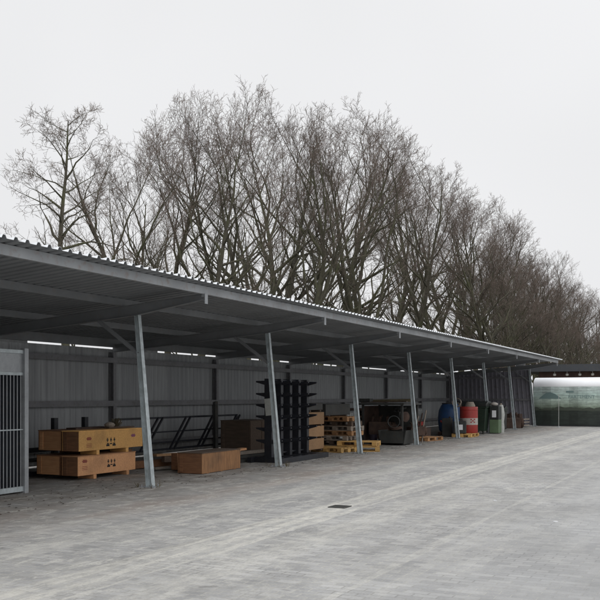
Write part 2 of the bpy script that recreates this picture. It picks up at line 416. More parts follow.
# end wall
b = MB(); n = 20; x0, x1 = XB, XP+.02; V = []
for i in range(n):
    x = x0+(x1-x0)*i/n; st = (x1-x0)/n; V += [(x, 0), (x+st*.55, 0), (x+st*.65, -.03), (x+st*.9, -.03)]
V.append((x1, 0)); m = len(V); zt = lambda x: 2.83+(x-XB)*.052
lean = lambda x, z: x - (XP-XT)*z/3.1*max(0, (x-XB)/(XP-XB))
P = [(lean(x, z), 47.95+d, z) for z in (.05,) for x, d in V]+[(lean(x, zt(x)), 47.95+d, zt(x)) for x, d in V]
P += [(p[0], p[1]+.004, p[2]) for p in P]
b.add(P, [(i, i+1, m+i+1, m+i) for i in range(m-1)]+[(2*m+i, 3*m+i, 3*m+i+1, 2*m+i+1) for i in range(m-1)])
b.build('end_wall_cladding', M['end'], shed)
b = MB()
for z in (1.4, 2.6): b.box(XB+.15, lean(XP, z)-.06, 47.8+.06, 47.9, z, z+.1)
b.build('end_wall_rail', M['wall_rail'], shed)

# ------------------------------------------------------------------ barred store at the left end
cg = thing('barred_store_enclosure', 'grey steel store with vertical bars under a plain sheet at the left edge', 'cage', (-10.75, 11.2, 0))
yl = -4.5
b = MB(); b.box(-.05, .05, -.09, 0, 0, 2.46); b.build('corner_post', M['galv'], cg)
b = MB(); b.box(-.03, .02, yl, -.09, .03, .115); b.box(-.03, .02, yl, -.09, 2.37, 2.43); b.box(-.02, .01, yl, -.09, 2.0, 2.05); b.box(-.02, .01, yl, -.09, 1.07, 1.09); b.build('frame', M['post'], cg)
b = MB(); b.box(-.012, -.004, yl, -.09, 2.051, 2.369); b.build('top_sheet', M['galv'], cg)
for i in range(40):
    b = MB(); y = -.13-.078*i; b.tube([(-.005, y, .115), (-.005, y, 2.0)], .008, 6); b.build('bar', M['galv'], cg)
b = MB(); b.box(-3.2, -.055, -.06, -.03, .02, 2.4); b.build('side_panel', M['navy'], cg)

# ------------------------------------------------------------------ trees
def tube_mesh(name, polys, mat, parent, sides, nfirst=0):
    V = []; F = []; split = 0
    for pi_, (pts, rs) in enumerate(polys):
        if pi_ == nfirst: split = len(F)
        ns = sides(rs[0]); o = len(V); n = len(pts)
        for i in range(n):
            a = pts[max(i-1, 0)]; c = pts[min(i+1, n-1)]
            dx, dy, dz = c[0]-a[0], c[1]-a[1], c[2]-a[2]
            l = math.sqrt(dx*dx+dy*dy+dz*dz) or 1; dx /= l; dy /= l; dz /= l
            if abs(dz) < .9: ux, uy, uz = -dy, dx, 0.0
            else: ux, uy, uz = 0.0, dz, -dy
            l = math.sqrt(ux*ux+uy*uy+uz*uz) or 1; ux /= l; uy /= l; uz /= l
            vx, vy, vz = dy*uz-dz*uy, dz*ux-dx*uz, dx*uy-dy*ux
            p = pts[i]; r = rs[i]
            for k in range(ns):
                c_ = cos(2*pi*k/ns)*r; s_ = sin(2*pi*k/ns)*r
                V.append((p[0]+ux*c_+vx*s_, p[1]+uy*c_+vy*s_, p[2]+uz*c_+vz*s_))
            if i:
                q = o+(i-1)*ns
                for k in range(ns): F.append((q+k, q+(k+1) % ns, q+ns+(k+1) % ns, q+ns+k))
    me = bpy.data.meshes.new(name); me.from_pydata(V, [], F)
    for m_ in (mat if isinstance(mat, list) else [mat]): me.materials.append(m_)
    if isinstance(mat, list): me.polygons.foreach_set('material_index', [0]*split+[1]*(len(F)-split))
    me.polygons.foreach_set('use_smooth', [True]*len(F))
    o = bpy.data.objects.new(name, me); COL.objects.link(o); o.parent = parent; return o
def grow(seed, sp):
    rnd = random.Random(seed); out = [[], [], []]
    up, wob, nch, ang, lr, t0, wind = sp['up'], sp['wob'], sp['nch'], sp['ang'], sp['lr'], sp['t0'], sp['wind']
    seg = sp.get('seg', [.8, .5, .4, .3, .2, .2])
    EA, EZ, EC = sp['env'][0]*sp['H'], sp['env'][1]*sp['H'], sp['env'][2]*sp['H']
    lx, ly = sp.get('off', (0, 0))
    def envd(q, n):                     # distance to the crown's outline along n
        x, y, z = (q[0]-lx)/EA, (q[1]-ly)/EA, (q[2]-EC)/EZ; u, v, w = n[0]/EA, n[1]/EA, n[2]/EZ
        A = u*u+v*v+w*w; B = x*u+y*v+z*w; C = x*x+y*y+z*z-1; D = B*B-A*C
        return (-B+math.sqrt(D))/A if D > 0 and (-B+math.sqrt(D)) > 0 else 0.0
    def br(p, d, L, r, lv):
        n = max(3, int(L/seg[lv])); pts = [p]; rs = [r]; ds = [d]
        last = lv >= len(nch); tip = (.08, .09, .18, .4, .6)[min(lv, 4)]
        for i in range(n):
            w = wob[lv]
            d = (d[0]+rnd.gauss(0, w)+wind[0]*lv, d[1]+rnd.gauss(0, w)+wind[1]*lv, d[2]+rnd.gauss(0, w*.8)+up[lv])
            l = math.sqrt(d[0]**2+d[1]**2+d[2]**2); d = (d[0]/l, d[1]/l, d[2]/l)
            p = (p[0]+d[0]*L/n, p[1]+d[1]*L/n, p[2]+d[2]*L/n)
            pts.append(p); t = (i+1)/n; rs.append(max(.004, r*(1-(1-tip)*(t**(.85 if lv == 0 else .75))))); ds.append(d)
        out[min(2, max(0, lv-1))].append((pts, rs))
        if last: return
        k = nch[lv]; k = max(2, int(round(k*rnd.uniform(.8, 1.2)*(min(1.5, max(.5, L/sp['ref'][lv]))))))
        az = rnd.uniform(0, 6.28)
        for j in range(k):
            t = t0[lv]+(1-t0[lv])*((j+rnd.uniform(.2, .8))/k)
            i = min(n-1, int(t*n)); f = t*n-i
            q = tuple(pts[i][c]+(pts[i+1][c]-pts[i][c])*f for c in range(3)); dd = ds[i+1]
            az += 2.4+rnd.uniform(-.5, .5); a = ang[lv]*rnd.uniform(.7, 1.3)*(1.15-.35*t)
            ref = (0, 0, 1) if abs(dd[2]) < .9 else (1, 0, 0)
            x = Vector(dd).cross(Vector(ref)).normalized(); y = Vector(dd).cross(x)
            nd = Vector(dd)*cos(a)+(x*cos(az)+y*sin(az))*sin(a)
            ll = L*lr[lv]*(1.05-.6*(t if lv > 0 else t*.95))*(rnd.uniform(.75, 1.25) if lv else rnd.uniform(.84, 1.08))
            if lv >= 1:
                rho = math.sqrt(((q[0]-lx)/EA)**2+((q[1]-ly)/EA)**2+((q[2]-EC)/EZ)**2)
                pz = min(1.0, max(0.28 if lv > 1 else .6, (rho-.36)/.34))*(1.0 if q[2] > EC else sp.get('low', .72))
                if rnd.random() > pz: continue
            ed = envd(q, nd); near = rnd.uniform(.9, 1.1) if lv else rnd.uniform(.86, 1.0)
            if lv == 0: ll = max(sp['H']*.12, ed*near) if sp.get('fan', 1) else max(.5, min(ll, ed*near))
            else: ll = max(.16, min(ll, ed*near+rnd.uniform(0, .25)))
            rr = min(sp['r']*.62, rs[i]*rnd.uniform(.55, .8)) if lv == 0 else rs[i]*rnd.uniform(.42, .6)
            if lv >= 2: rr = max(.0055, rr)
            br(q, tuple(nd), ll, rr, lv+1)
    H = sp['H']*sp.get('top', .86); br((0, 0, -.1), (rnd.gauss(0, .03)+sp.get('lean', (0, 0))[0], sp.get('lean', (0, 0))[1], 1), H, sp['r'], 0)
    return out
def make_tree(seed, sp, label, group):
    o = grow(seed, sp); root = thing('bare_tree', label, 'tree', group=group)
    tube_mesh('trunk', o[0], M['bark'], root, lambda r: 10 if r > .1 else 6)
    tube_mesh('crown', o[1]+o[2], [M['bark2'], M['twig']], root, lambda r: 4 if r > .02 else 3, len(o[1]))
    return root
UPS = dict(H=15, r=.24, up=[.02, .07, .07, .06, .05, .04], wob=[.06, .13, .12, .11, .11, .12], nch=[20, 13, 9, 4, 2], ang=[.85, .55, .58, .55, .5],
           lr=[.62, .46, .46, .5, .6], t0=[.3, .16, .12, .1, .15], wind=(0, .016), ref=[15, 4.2, 2.0, .9, .45], env=(.29, .40, .61))
OAK = dict(H=12.5, r=.23, up=[.02, .02, .03, .04, .04, .03], wob=[.035, .2, .22, .2, .2, .2], nch=[22, 9, 8, 6, 3], ang=[1.15, .85, .8, .7, .7],
           lr=[.36, .48, .48, .5, .6], t0=[.40, .15, .1, .1, .2], wind=(0, 0), ref=[11, 3, 1.6, .8, .4], seg=[.7, .35, .25, .2, .15, .15], env=(.19, .37, .63), top=.97, low=1.0)
MUL = dict(UPS, nch=[20, 13, 9, 4, 2], t0=[.2, .16, .12, .1, .15], ang=[.62, .5, .52, .5, .5], H=14.5, r=.25, env=(.32, .42, .59), off=(0, .5))
SAP = dict(H=9, r=.055, up=[.02, .05, .05, .04], wob=[.07, .10, .12, .14], nch=[16, 8, 6], ang=[.6, .6, .6], lr=[.38, .45, .5], t0=[.4, .1, .1], wind=(0, .01), ref=[9, 3, 1.2], env=(.2, .42, .6), fan=0)
G1 = 'bare trees in the row behind the shed'
KX, KC, KS = 865, cos(TH), sin(TH)
def ony(px, X):
    k = (px-300)/865; return -X*(KC+k*KS)/(KS-k*KC)
def ztop(px, py, X):
    Y = ony(px, X); return 1.65+(396-py)*(-X*KS+Y*KC)/865
protos = {}
def proto(kind, i):
    if (kind, i) not in protos:
        sp = {'U': UPS, 'O': OAK, 'M': MUL, 'S': SAP}[kind]
        protos[(kind, i)] = [make_tree(100+i*7+ord(kind), sp, 'x', G1), False, 0]
        pr = protos[(kind, i)][0]
        pr_top = max(v.co.z for ch in pr.children for v in ch.data.vertices); protos[(kind, i)][2] = pr_top
    return protos[(kind, i)]
def plant(kind, i, px, topy, X, rz, label, wide=1.0, group=G1):
    pr = proto(kind, i); Y = ony(px, X); h = ztop(px, topy, X); s = h/pr[2]
    sc = (s*wide, s*wide, s)
    if not pr[1]:
        pr[1] = True; r = pr[0]; r.location = (X, Y, 0); r.rotation_euler = (0, 0, rz); r.scale = sc; r['label'] = label; r['group'] = group; return r
    return dup(pr[0], (X, Y, 0), rz, label, sc, group)
plant('O', 0, 68, 93, -20, 0.4, 'lone slender tree with crooked spreading limbs at the far left, standing clear of the row', 1.0)
near = [('U', 12, 120, 152, -25, 'small bare tree half hidden between the crooked left tree and the dense row'),
        ('M', 9, 150, 116, -21.5, 'many-stemmed bare tree just right of the crooked left tree'),
        ('U', 3, 190, 106, -23, 'thin-trunked bare tree leaning up between two many-stemmed ones'),
        ('U', 6, 170, 112, -26, 'thin bare tree filling the gap behind the left part of the row'),
        ('U', 3, 262, 96, -27, 'bare tree seen between the tallest tree and the slim one beside it'),
        ('U', 4, 246, 84, -21, 'tallest stout-trunked bare tree with mossy trunk left of the middle'),
        ('U', 7, 218, 96, -24, 'slender bare tree close behind the left side of the tallest one'),
        ('U', 1, 280, 88, -24, 'slim bare tree right behind the tallest stout one'),
        ('M', 5, 308, 100, -21, 'broad bare tree with limbs forking low above the middle of the roof'),
        ('U', 6, 340, 98, -25, 'upright bare tree seen through the branches right of the middle'),
        ('M', 8, 366, 120, -21, 'mossy bare tree with a thick low limb bending left to the roof'),
        ('U', 3, 402, 140, -22, 'bare tree with straight dark trunk and crown swept to the right'),
        ('U', 4, 432, 164, -21, 'bare tree with sparse reddish trunk base, right of the swept one'),
        ('M', 5, 460, 182, -21, 'bare tree where the crown line starts falling steeply'),
        ('U', 6, 490, 204, -21, 'bushy bare tree above the far third of the roof'),
        ('M', 2, 516, 226, -20.5, 'low rounded bare tree above the far end of the roof'),
        ('M', 8, 541, 248, -20.5, 'bare tree over the free end corner of the shed roof')]
rr = random.Random(5)
for kd, i, px, ty, X, lb in near:
    plant(kd, i, px, ty, X, rr.uniform(-.6, .6), lb, rr.uniform(.95, 1.1))
# farther row, dim mass to the right
far = [(x, y, z) for x, y, z in [(545, 250, -20), (558, 262, -22), (572, 272, -20), (585, 282, -21), (597, 292, -20), (608, 296, -22), (512, 225, -27), (478, 195, -28), (450, 175, -29),
       (420, 165, -30), (392, 150, -30), (362, 145, -31), (325, 150, -31), (272, 140, -30), (222, 150, -29), (565, 285, -16), (590, 300, -15), (612, 310, -15), (540, 270, -25),
       (575, 292, -13), (600, 305, -12), (555, 300, -12)] if x > 340 or x in (325, 272)]
ks = [('U', 1), ('U', 3), ('M', 2), ('U', 6), ('M', 5), ('U', 4)]
for j, (px, ty, X) in enumerate(far):
    kd, i = ks[j % 6]
    plant(kd, i, px, ty, X, rr.uniform(-1, 1)+pi*(j % 2), 'grey-brown bare tree in the dense far row behind the nearer trees', 1.1, 'far bare trees fading into the thicket')
for j in range(30):
    px = 485+j*4.4+rr.uniform(-3, 3); X = rr.uniform(-21, -13) if px < 570 else rr.uniform(-16, -11)
    out_y = 180+(px-480)*1.0; ty = out_y+rr.uniform(12, 70)
    kd, i = ks[(j*5) % 6]
    plant(kd, i, px, min(ty, 335), X, rr.uniform(-1, 1)+pi*(j % 2), 'grey-brown bare tree in the dense far row behind the nearer trees', 1.25, 'far bare trees fading into the thicket')
for j in range(24):                          # understorey stems just above the roof line
    px = 95+j*21.5+rr.uniform(-5, 5); X = rr.uniform(-24, -18.5)
    if px > 470: X = rr.uniform(-20, -16.5)
    if px > 560: X = rr.uniform(-14.5, -11.5)
    roofy = 396-(727-px)*.2235
    hh = max(20, (727-px)*rr.uniform(.1, .24)) if px < 520 else rr.uniform(25, 55)
    if px < 190: hh = min(hh, 38)
    Y = ony(px, X)
    if Y < 50 and X > -16: continue
    plant('S', j % 3, px, roofy-hh, X, rr.uniform(0, 6.28), 'thin bare sapling stem among the tall trees above the roof', 1.15, 'saplings and undergrowth behind the shed')

# ------------------------------------------------------------------ crates
def fontmesh(txt, size, mat, name, parent, M4, ext=.002):
    cu = bpy.data.curves.new(name, 'FONT'); cu.body = txt; cu.size = size; cu.extrude = ext; cu.align_x = 'CENTER'
    tmp = bpy.data.objects.new('tmp', cu); COL.objects.link(tmp)
    bpy.context.view_layer.update()
    me = bpy.data.meshes.new_from_object(tmp.evaluated_get(bpy.context.evaluated_depsgraph_get())); bpy.data.objects.remove(tmp)
    me.materials.clear(); me.materials.append(mat); me.transform(M4)
    o = bpy.data.objects.new(name, me); COL.objects.link(o); o.parent = parent; return o
def crate(label, loc, rz, L, Wd, h, mat, endmat, marks=(), skids=(.25, .85), sk=.09, group=None, lid=None):
    """long side along local +y, front face at local x=0, body goes to -x"""
    r = thing('plywood_crate', label, 'crate', loc, rz, group)
    b = MB(); b.box(-Wd+.012, -.012, .012, L-.012, sk, sk+h-.02); b.build('inner_box', endmat, r)
    for xa, xb in ((-.0118, 0), (-Wd, -Wd+.0118)):
        b = MB(); b.box(xa, xb, 0, L, sk, sk+h-.018); b.build('side_panel', mat, r, bevel=.003)
    for ya, yb in ((0, .0115), (L-.0115, L)):
        b = MB(); b.box(-Wd+.013, -.013, ya, yb, sk+.001, sk+h-.018); b.build('end_panel', endmat, r)
    b = MB(); b.box(-Wd+.05, -Wd+.13, -.014, -.0005, sk+.02, sk+h-.03); b.build('end_batten', endmat, r)
    b = MB(); b.box(-Wd-.008, .008, -.008, L+.008, sk+h-.0175, sk+h); b.build('lid', lid or mat, r, bevel=.003)
    for s_ in skids:
        b = MB(); y = L*s_; b.box(-Wd, 0, y-.045, y+.045, 0, sk-.001); b.build('skid', mat, r, bevel=.004)
    b = MB()
    for y in (0.02, L*.5, L-.07): b.box(.0005, .014, y, y+.05, sk+.02, sk+h-.04)
    if not marks and lid is None:
        for y in (0.02, L*.5, L-.07):
            b = MB(); b.box(.0005, .014, y, y+.05, sk+.02, sk+h-.04); b.build('batten', mat, r)
    for kind, y, z, s_ in marks:
        b = MB()
        if kind == 'handling':           # arrows, glass and umbrella pictograms in two rows
            q = lambda u, v, w, hh: b.box(.0005, .003, y+u-w/2, y+u+w/2, z+v, z+v+hh)
            for u in (-.10*s_, 0, .10*s_):
                q(u, .055*s_, .05*s_, .03*s_); q(u, .03*s_, .022*s_, .02*s_); q(u, .09*s_, .03*s_, .018*s_)
            for u in (-.09*s_, .09*s_): q(u, -.045*s_, .09*s_, .035*s_); q(u, -.008*s_, .055*s_, .022*s_)
            q(0, -.01*s_, .07*s_, .02*s_)
            b.build('handling_marks', M['ink'], r)
        elif kind in ('red', 'violet'):
            for w, v, hh in ((.12, 0, .016), (.15, .02, .02), (.11, .045, .014)): b.box(.0005, .0025, y-w/2*s_, y+w/2*s_, z+v, z+v+hh)
            b.build('stamp', M['redink' if kind == 'red' else 'violetink'], r)
        elif kind == 'lines':
            for v in range(3): b.box(.0005, .002, y-.08*s_, y+.08*s_, z+v*.03, z+v*.03+.008)
            b.build('small_print', M['redink'], r)
    return r
crate('lower yellow plywood crate of the front stack with red stamp and black handling marks', (-11.3, 13.15, 0), 0, 1.82, .40, .385, M['ply2'], M['plyend'],
      (('handling', 1.02, .25, 1.0), ('red', .2, .34, 1), ('lines', .2, .2, 1)), (.28, .86))
crate('upper bright plywood crate of the front stack with violet stamp and black handling marks', (-11.32, 13.2, .476), 0, 2.05, .42, .40, M['ply'], M['plyend'],
      (('handling', .98, .2, 1.1), ('red', .3, .3, 1), ('lines', .3, .16, 1), ('violet', 1.72, .31, 1)), (.28, .74))
crate('lower brown plywood crate behind the front stack, poking out at its right end', (-11.80, 13.2, 0), 0, 2.3, .6, .385, M['plyend'], M['ply2'], (), (.3, .85))
crate('upper brown plywood crate behind the bright stamped crate', (-11.80, 13.25, .476), 0, 2.2, .6, .40, M['plyend'], M['ply2'], (), (.3, .85))
crate('low long brown wooden crate lying alone on the paving between the first two posts', (-9.9, 15.4, -.02), R(2), 1.7, .6, .44, M['lowply'], M['plyend'], (), (.15, .5, .85), .03, None, M['oldwood'])
# clutter on the crates
def plank(label, a, b_, w, h, mat, group=None):
    a = Vector(a); b_ = Vector(b_); c = (a+b_)/2
    m = MB().bar(a-c, b_-c, w, h); o = m.build('timber_plank', mat, bevel=.003); o.location = c
    return tag(o, label, 'plank', group)
plank('short brown board lying on top of the rear crate', (-11.95, 13.7, .985), (-12.0, 14.8, .985), .25, .035, M['rust'])
plank('thin pale board lying across the front edge of the upper crate', (-11.6, 14.4, .99), (-11.55, 15.2, .99), .12, .025, M['oldwood'])
b = MB(); rn = random.Random(3)
for i in range(60):
    a = rn.uniform(0, 6.28); r_ = rn.uniform(.02, .16); b.bar((0, 0, 0), (cos(a)*r_, sin(a)*r_, rn.uniform(.03, .22)), .012, .006)
o = b.build('dried_plant', M['weed']); o.location = (-11.75, 14.9, .96); tag(o, 'dry brown plant tuft lying on the upper crates', 'plant')
b = MB(); b.lathe([(.09, 0), (.12, .04), (.08, .08), (.02, .1)], 12); o = b.build('cloth_bundle', M['greywood']); o.location = (-11.65, 14.55, 1.005); tag(o, 'small round pale bundle on the upper crate', 'bundle')

# black A-frame stillage behind the crates
st = thing('black_upright_stillage', 'black steel stillage whose uprights poke up behind the crates', 'stillage', (-13.2, 12.6, 0))
for y in (0, .02+1.0, 2.0, 3.0):
    b = MB(); b.box(-.05, .05, y-.06, y+.06, 0, 1.17); b.build('upright', M['black'], st)
b = MB(); b.box(-.04, .04, -.1, 3.1, .45, .55); b.box(-.5, .5, -.1, -.02, .02, .1); b.box(-.5, .5, 3.02, 3.1, .02, .1); b.box(.42, .5, -.02, 3.02, .02, .1); b.build('base_frame', M['black'], st)
b = MB(); b.box(.1, .5, .2, 2.8, .3, .34); b.build('shelf', M['dark'], st)
for k, (y, z) in enumerate(((12.35, .62), (12.3, .35))):
    m = MB(); m.box(-.35, .35, -.5, .5, -.04, .04); o = m.build('steel_plate', M['dark']); o.location = (-12.95, y, z); o.rotation_euler = (0, R(4), R(10*k)); tag(o, ('upper', 'lower')[k]+' dark steel plate left of the crate stack', 'plate')

# ------------------------------------------------------------------ black steel railing sections
rl = thing('steel_railing_section', 'black steel railing frame with paired slanted bars standing by the back wall', 'railing', (-12.8, 16.2, 0))
LN = 5.6
for z, hh in ((1.10, .05), (.74, .035), (.48, .035), (.30, .05)):
    b = MB(); b.box(-.02, .02, 0, LN, z-hh/2, z+hh/2); b.build('rail', M['black'], rl)
for y in (.9, 2.15, 3.45, 4.75):
    for d in (0, .2):
        b = MB(); b.bar((.03, y+d, .3), (.03, y+d+.75, 1.1), .035, .05, up=(1, 0, 0)); b.build('slanted_bar', M['black'], rl)
for y in (.05, LN-.05):
    b = MB(); b.box(-.03, .03, y-.03, y+.03, 0, 1.12); b.build('leg', M['black'], rl)
b = MB(); b.box(-.04, .04, -.22, .22, 0, 1.5); o = b.build('upright_panel', M['dark'], bevel=.01)
o.location = (-12.45, 20.05, 0); o.rotation_euler = (R(-3), 0, R(40)); tag(o, 'narrow dark slab standing on end in front of the black railing', 'panel')
for k, (lb, a, c_, w, h, mt) in enumerate((
        ('tan plank on the paving behind the low crate', (-11.7, 16.2, .3), (-10.9, 18.5, .3), .2, .05, 'tan'),
        ('reddish plank leaning low across the pile behind the low crate', (-11.3, 16.7, .2), (-10.6, 18.4, .36), .18, .05, 'ply2'),
        ('long dark beam on the floor behind the low crate', (-12.0, 15.6, .1), (-11.5, 18.6, .1), .2, .16, 'plyend'),
        ('pale grey board lying flat nearest the first post', (-11.3, 15.6, .06), (-11.1, 17.0, .06), .16, .03, 'greywood'),
        ('square dark timber under the tan plank', (-11.6, 16.4, .2), (-11.0, 18.2, .2), .12, .14, 'oldwood'),
        ('dark red timber behind the low crate end', (-10.95, 15.9, .2), (-10.75, 16.6, .2), .2, .36, 'plyend'))):
    plank(lb, a, c_, w, h, M[mt])

# dark brown wooden box behind rack
crate('large dark brown wooden box beside the left of the black rack', (-11.3, 19.9, 0), 0, 1.3, .9, .95, M['oldwood'], M['oldwood'], (), (.2, .8), .05)
for k in range(3):
    plank(('topmost', 'middle', 'lowest')[k]+' grey beam on the floor between dark box and low crate', (-11.0+.1*k, 18.2-.2*k, .22-.09*k), (-10.85, 20.0, .22-.09*k), .14, .08, M['greywood' if k == 0 else 'dark'], None)

# ------------------------------------------------------------------ cantilever rack
rk = thing('cantilever_rack', 'black double-sided cantilever rack with tapering arms behind the second post', 'rack', (-10.17, 18.88, 0))
ups = [0, .5, 1.0, 1.5, 2.0]
for y in ups:
    b = MB(); b.box(-.10, .10, y-.065, y+.065, .14, 2.08); b.build('upright', M['black'], rk)
    b = MB(); b.box(-.379, .379, y-.06, y+.06, .0, .139); b.build('foot', M['black'], rk)
    for z in (2.0, 1.7, 1.42, 1.14, .84, .54):
        for sgn in (-1, 1):
            b = MB(); b.prism([(sgn*.111, z-.075), (sgn*.36, z-.01), (sgn*.36, z+.025), (sgn*.111, z+.03)], y-.03, y+.03, 'y'); b.build('arm', M['black'], rk)
for z in (.2, 1.05, 2.02):
    for i in range(4):
        b = MB(); b.box(-.02, .02, ups[i]+.066, ups[i+1]-.066, z, z+.04); b.build('stretcher', M['black'], rk)
b = MB(); b.box(.38, .48, -.25, 2.5, .0, .13); b.box(-.48, -.38, -.25, 2.5, .0, .13); b.build('base_rail', M['black'], rk)
m = MB(); m.box(-.1, .1, -.002, .002, 0, .42); o = m.build('paper_notice', M['pvc']); o.location = (-10.12, 18.79, 1.17); o.rotation_euler = (0, R(-6), 0)
tag(o, 'pale grey sheet hanging on the black rack beside the second post', 'sheet')
# ------------------------------------------------------------------ stack of three tan boxes
def bx(label, loc, s, mat, rz=0, strap=True, cat='box', name='wooden_box'):
    r = thing(name, label, cat, loc, rz, None)
    b = MB(); b.box(-s[0]/2, s[0]/2, -s[1]/2, s[1]/2, .05, s[2]); b.build('body', mat, r, bevel=.008)
    for y in (-.35, .35):
        b = MB(); b.box(-s[0]/2, s[0]/2, y*s[1]-.04, y*s[1]+.04, 0, .049); b.build('skid', M['oldwood'], r)
    return r
bx('bottom tan box of the stack of three beside the black rack', (-10.95, 22.6, .06), (.62, 1.1, .36), M['tan'])
bx('middle tan box of the stack of three beside the black rack', (-10.95, 22.62, .42), (.62, 1.1, .36), M['tan'], R(1))
bx('top tan box of the stack of three beside the black rack', (-10.95, 22.58, .78), (.62, 1.1, .40), M['tan'], R(-2))
bx('dark box on top of the three tan boxes', (-11.15, 22.8, 1.19), (.8, 1.0, .25), M['dark'])
# ------------------------------------------------------------------ pallets
def make_pallet(mat, label, loc, rz, group=None, tilt=(0, 0)):
    r = thing('wooden_pallet', label, 'pallet', loc, rz, group); r.rotation_euler = (tilt[0], tilt[1], rz)
    for i in range(5):
        b = MB(); y = -.34+i*.17; b.box(-.6, .6, y-.055, y+.055, .122, .144); b.build('top_board', mat, r)
    for x in (-.53, 0, .53):
        b = MB(); b.box(x-.07, x+.07, -.4, .4, .1, .1215); b.build('cross_board', mat, r)
        for y in (-.33, 0, .33):
            b = MB(); b.box(x-.07, x+.07, y-.07, y+.07, .0225, .0995); b.build('block', mat, r)
    for y in (-.33, 0, .33):
        b = MB(); b.box(-.6, .6, y-.05, y+.05, 0, .022); b.build('bottom_board', mat, r)
    return r
def dup_pallet(src, label, loc, rz, mat=None, tilt=(0, 0), group=None):
    r = dup(src, loc, rz, label); r.rotation_euler = (tilt[0], tilt[1], rz)
    if group: r['group'] = group
    if mat:
        for ch in r.children:
            for sl in ch.material_slots: sl.link = 'OBJECT'; sl.material = mat
    return r
pal = make_pallet(M['greywood'], 'lowest grey pallet of the tall leaning pallet stack', (-10.85, 24.6, 0), R(-4), 'pallets stacked between second and third post')
PG = 'pallets stacked between second and third post'
names = ['second pallet from the floor in the tall stack', 'third pallet from the floor in the tall stack, pushed left', 'orange pallet in the middle of the tall stack',
         'fifth pallet from the floor in the tall stack', 'sixth pallet from the floor in the tall stack', 'topmost orange pallet of the tall stack']
mats = ['oldwood', 'greywood', 'orange', 'greywood', 'oldwood', 'orange']
for k in range(6):
    dup_pallet(pal, names[k], (-10.87+rn.uniform(-.12, .12), 24.6+rn.uniform(-.08, .08), .146+k*.147), R(-4+rn.uniform(-7, 7)), M[mats[k]], (0, 0), PG)
dup_pallet(pal, 'yellow pallet lying flat nearest the third post', (-9.9, 24.1, 0), R(22), M['yellow'])
dup_pallet(pal, 'second yellow pallet on top of the flat one by the third post', (-10.0, 24.3, .146), R(12), M['yellow'])
dup_pallet(pal, 'weathered yellow pallet lying flat left of the yellow pair', (-10.5, 23.5, 0), R(-14), M['yellow'])
bx('dark grey box on top of the tall pallet stack', (-11.4, 24.9, 1.0), (.9, 1.9, .4), M['dark'])
bx('dark plain box on the floor behind the tall pallet stack', (-12.0, 25.0, 0), (.9, 1.9, 1.0), M['oldwood'])

# ------------------------------------------------------------------ IBC totes
def ibc(label, loc, rz=0):
    r = thing('bulk_container', label, 'container', loc, rz, 'caged liquid containers')
    b = MB(); b.box(-.48, .48, -.58, .58, .15, 1.1); b.build('tank', M['pvc'], r, bevel=.06)
    b = MB(); b.lathe([(.1, 0), (.1, .05), (.08, .06)], 12, (0, 0, 1.1)); b.build('cap', M['dark'], r)
    b = MB(); b.box(-.5, .5, -.6, .6, .1, .14)
    for x in (-.4, 0, .4):
        for y in (-.5, 0, .5): b.box(x-.06, x+.06, y-.06, y+.06, 0, .1)
    b.build('pallet_base', M['dark'], r)
    b = MB(); rr_ = .011
    for z in (.2, .42, .64, .86, 1.12):
        for (a, c_) in (((-.51, -.61), (.51, -.61)), ((.51, -.61), (.51, .61)), ((.51, .61), (-.51, .61)), ((-.51, .61), (-.51, -.61))):
            b.tube([(a[0], a[1], z), (c_[0], c_[1], z)], rr_, 5)
    for i in range(6):
        x = -.51+1.02*i/5
        for y in (-.61, .61): b.tube([(x, y, .14), (x, y, 1.12)], rr_, 5)
    for i in range(1, 7):
        y = -.61+1.22*i/7
        for x in (-.51, .51): b.tube([(x, y, .14), (x, y, 1.12)], rr_, 5)
    b.build('cage', M['galv'], r)
    return r
ib = ibc('pale caged liquid container left of the dark scrap stillage', (-11.9, 26.6, .0))
dup(ib, (-12.0, 28.0, .0), 0, 'pale caged liquid container behind the fourth bay scrap, farther back')
dup(ib, (-12.3, 33.6, .0), R(90), 'pale caged liquid container left of the blue barrel, near one')
dup(ib, (-12.3, 35.2, .0), R(90), 'pale caged liquid container left of the blue barrel, farther one')
for i, y in enumerate((25.9,)):
    b = MB(); b.tube([(0, 0, 0), (0, 0, 1.2)], .035, 10); o = b.build('grey_pipe', M['galv']); o.location = (-11.2, y, 0); o.rotation_euler = (R(4), 0, 0); tag(o, 'light grey upright pipe behind the third post', 'pipe')

# ------------------------------------------------------------------ dark scrap stillage in the fourth bay
sk = thing('scrap_stillage', 'dark flat-topped steel stillage full of scrap between third and fourth post', 'stillage', (-10.62, 28.6, 0)); sk.scale = (.84, 1, 1)
for x in (-.85, .85):
    for y in (-.7, .9):
        b = MB(); b.box(x-.04, x+.04, y-.04, y+.04, 0, 1.34); b.build('leg', M['dark'], sk)
b = MB(); b.box(-.98, .98, -.85, 1.05, 1.341, 1.40); b.build('top', M['dark'], sk)
b = MB(); b.box(-.8, .8, .86, .9, .1, 1.3); b.build('back_sheet', M['dark'], sk)
b = MB(); b.box(-.89, -.87, -.66, .86, .1, 1.3); b.build('side_sheet', M['rust'], sk)
for z in (.3, .6, .9, 1.15):
    b = MB(); b.box(-.98, -.9, -.8, .9, z, z+.06); b.build('side_slat', M['rust'], sk)
tr = thing('steel_trough', 'low dark steel trough in front of the scrap stillage', 'trough', (-10.05, 27.65, 0))
b = MB(); b.prism([(-.42, .04), (.42, .04), (.5, .5), (.47, .5), (.39, .07), (-.39, .07), (-.47, .5), (-.5, .5)], -.35, .55, 'y')
b.box(-.4, .4, -.35, -.33, .04, .48); b.box(-.4, .4, .53, .55, .04, .48); b.build('tub', M['dark'], tr)
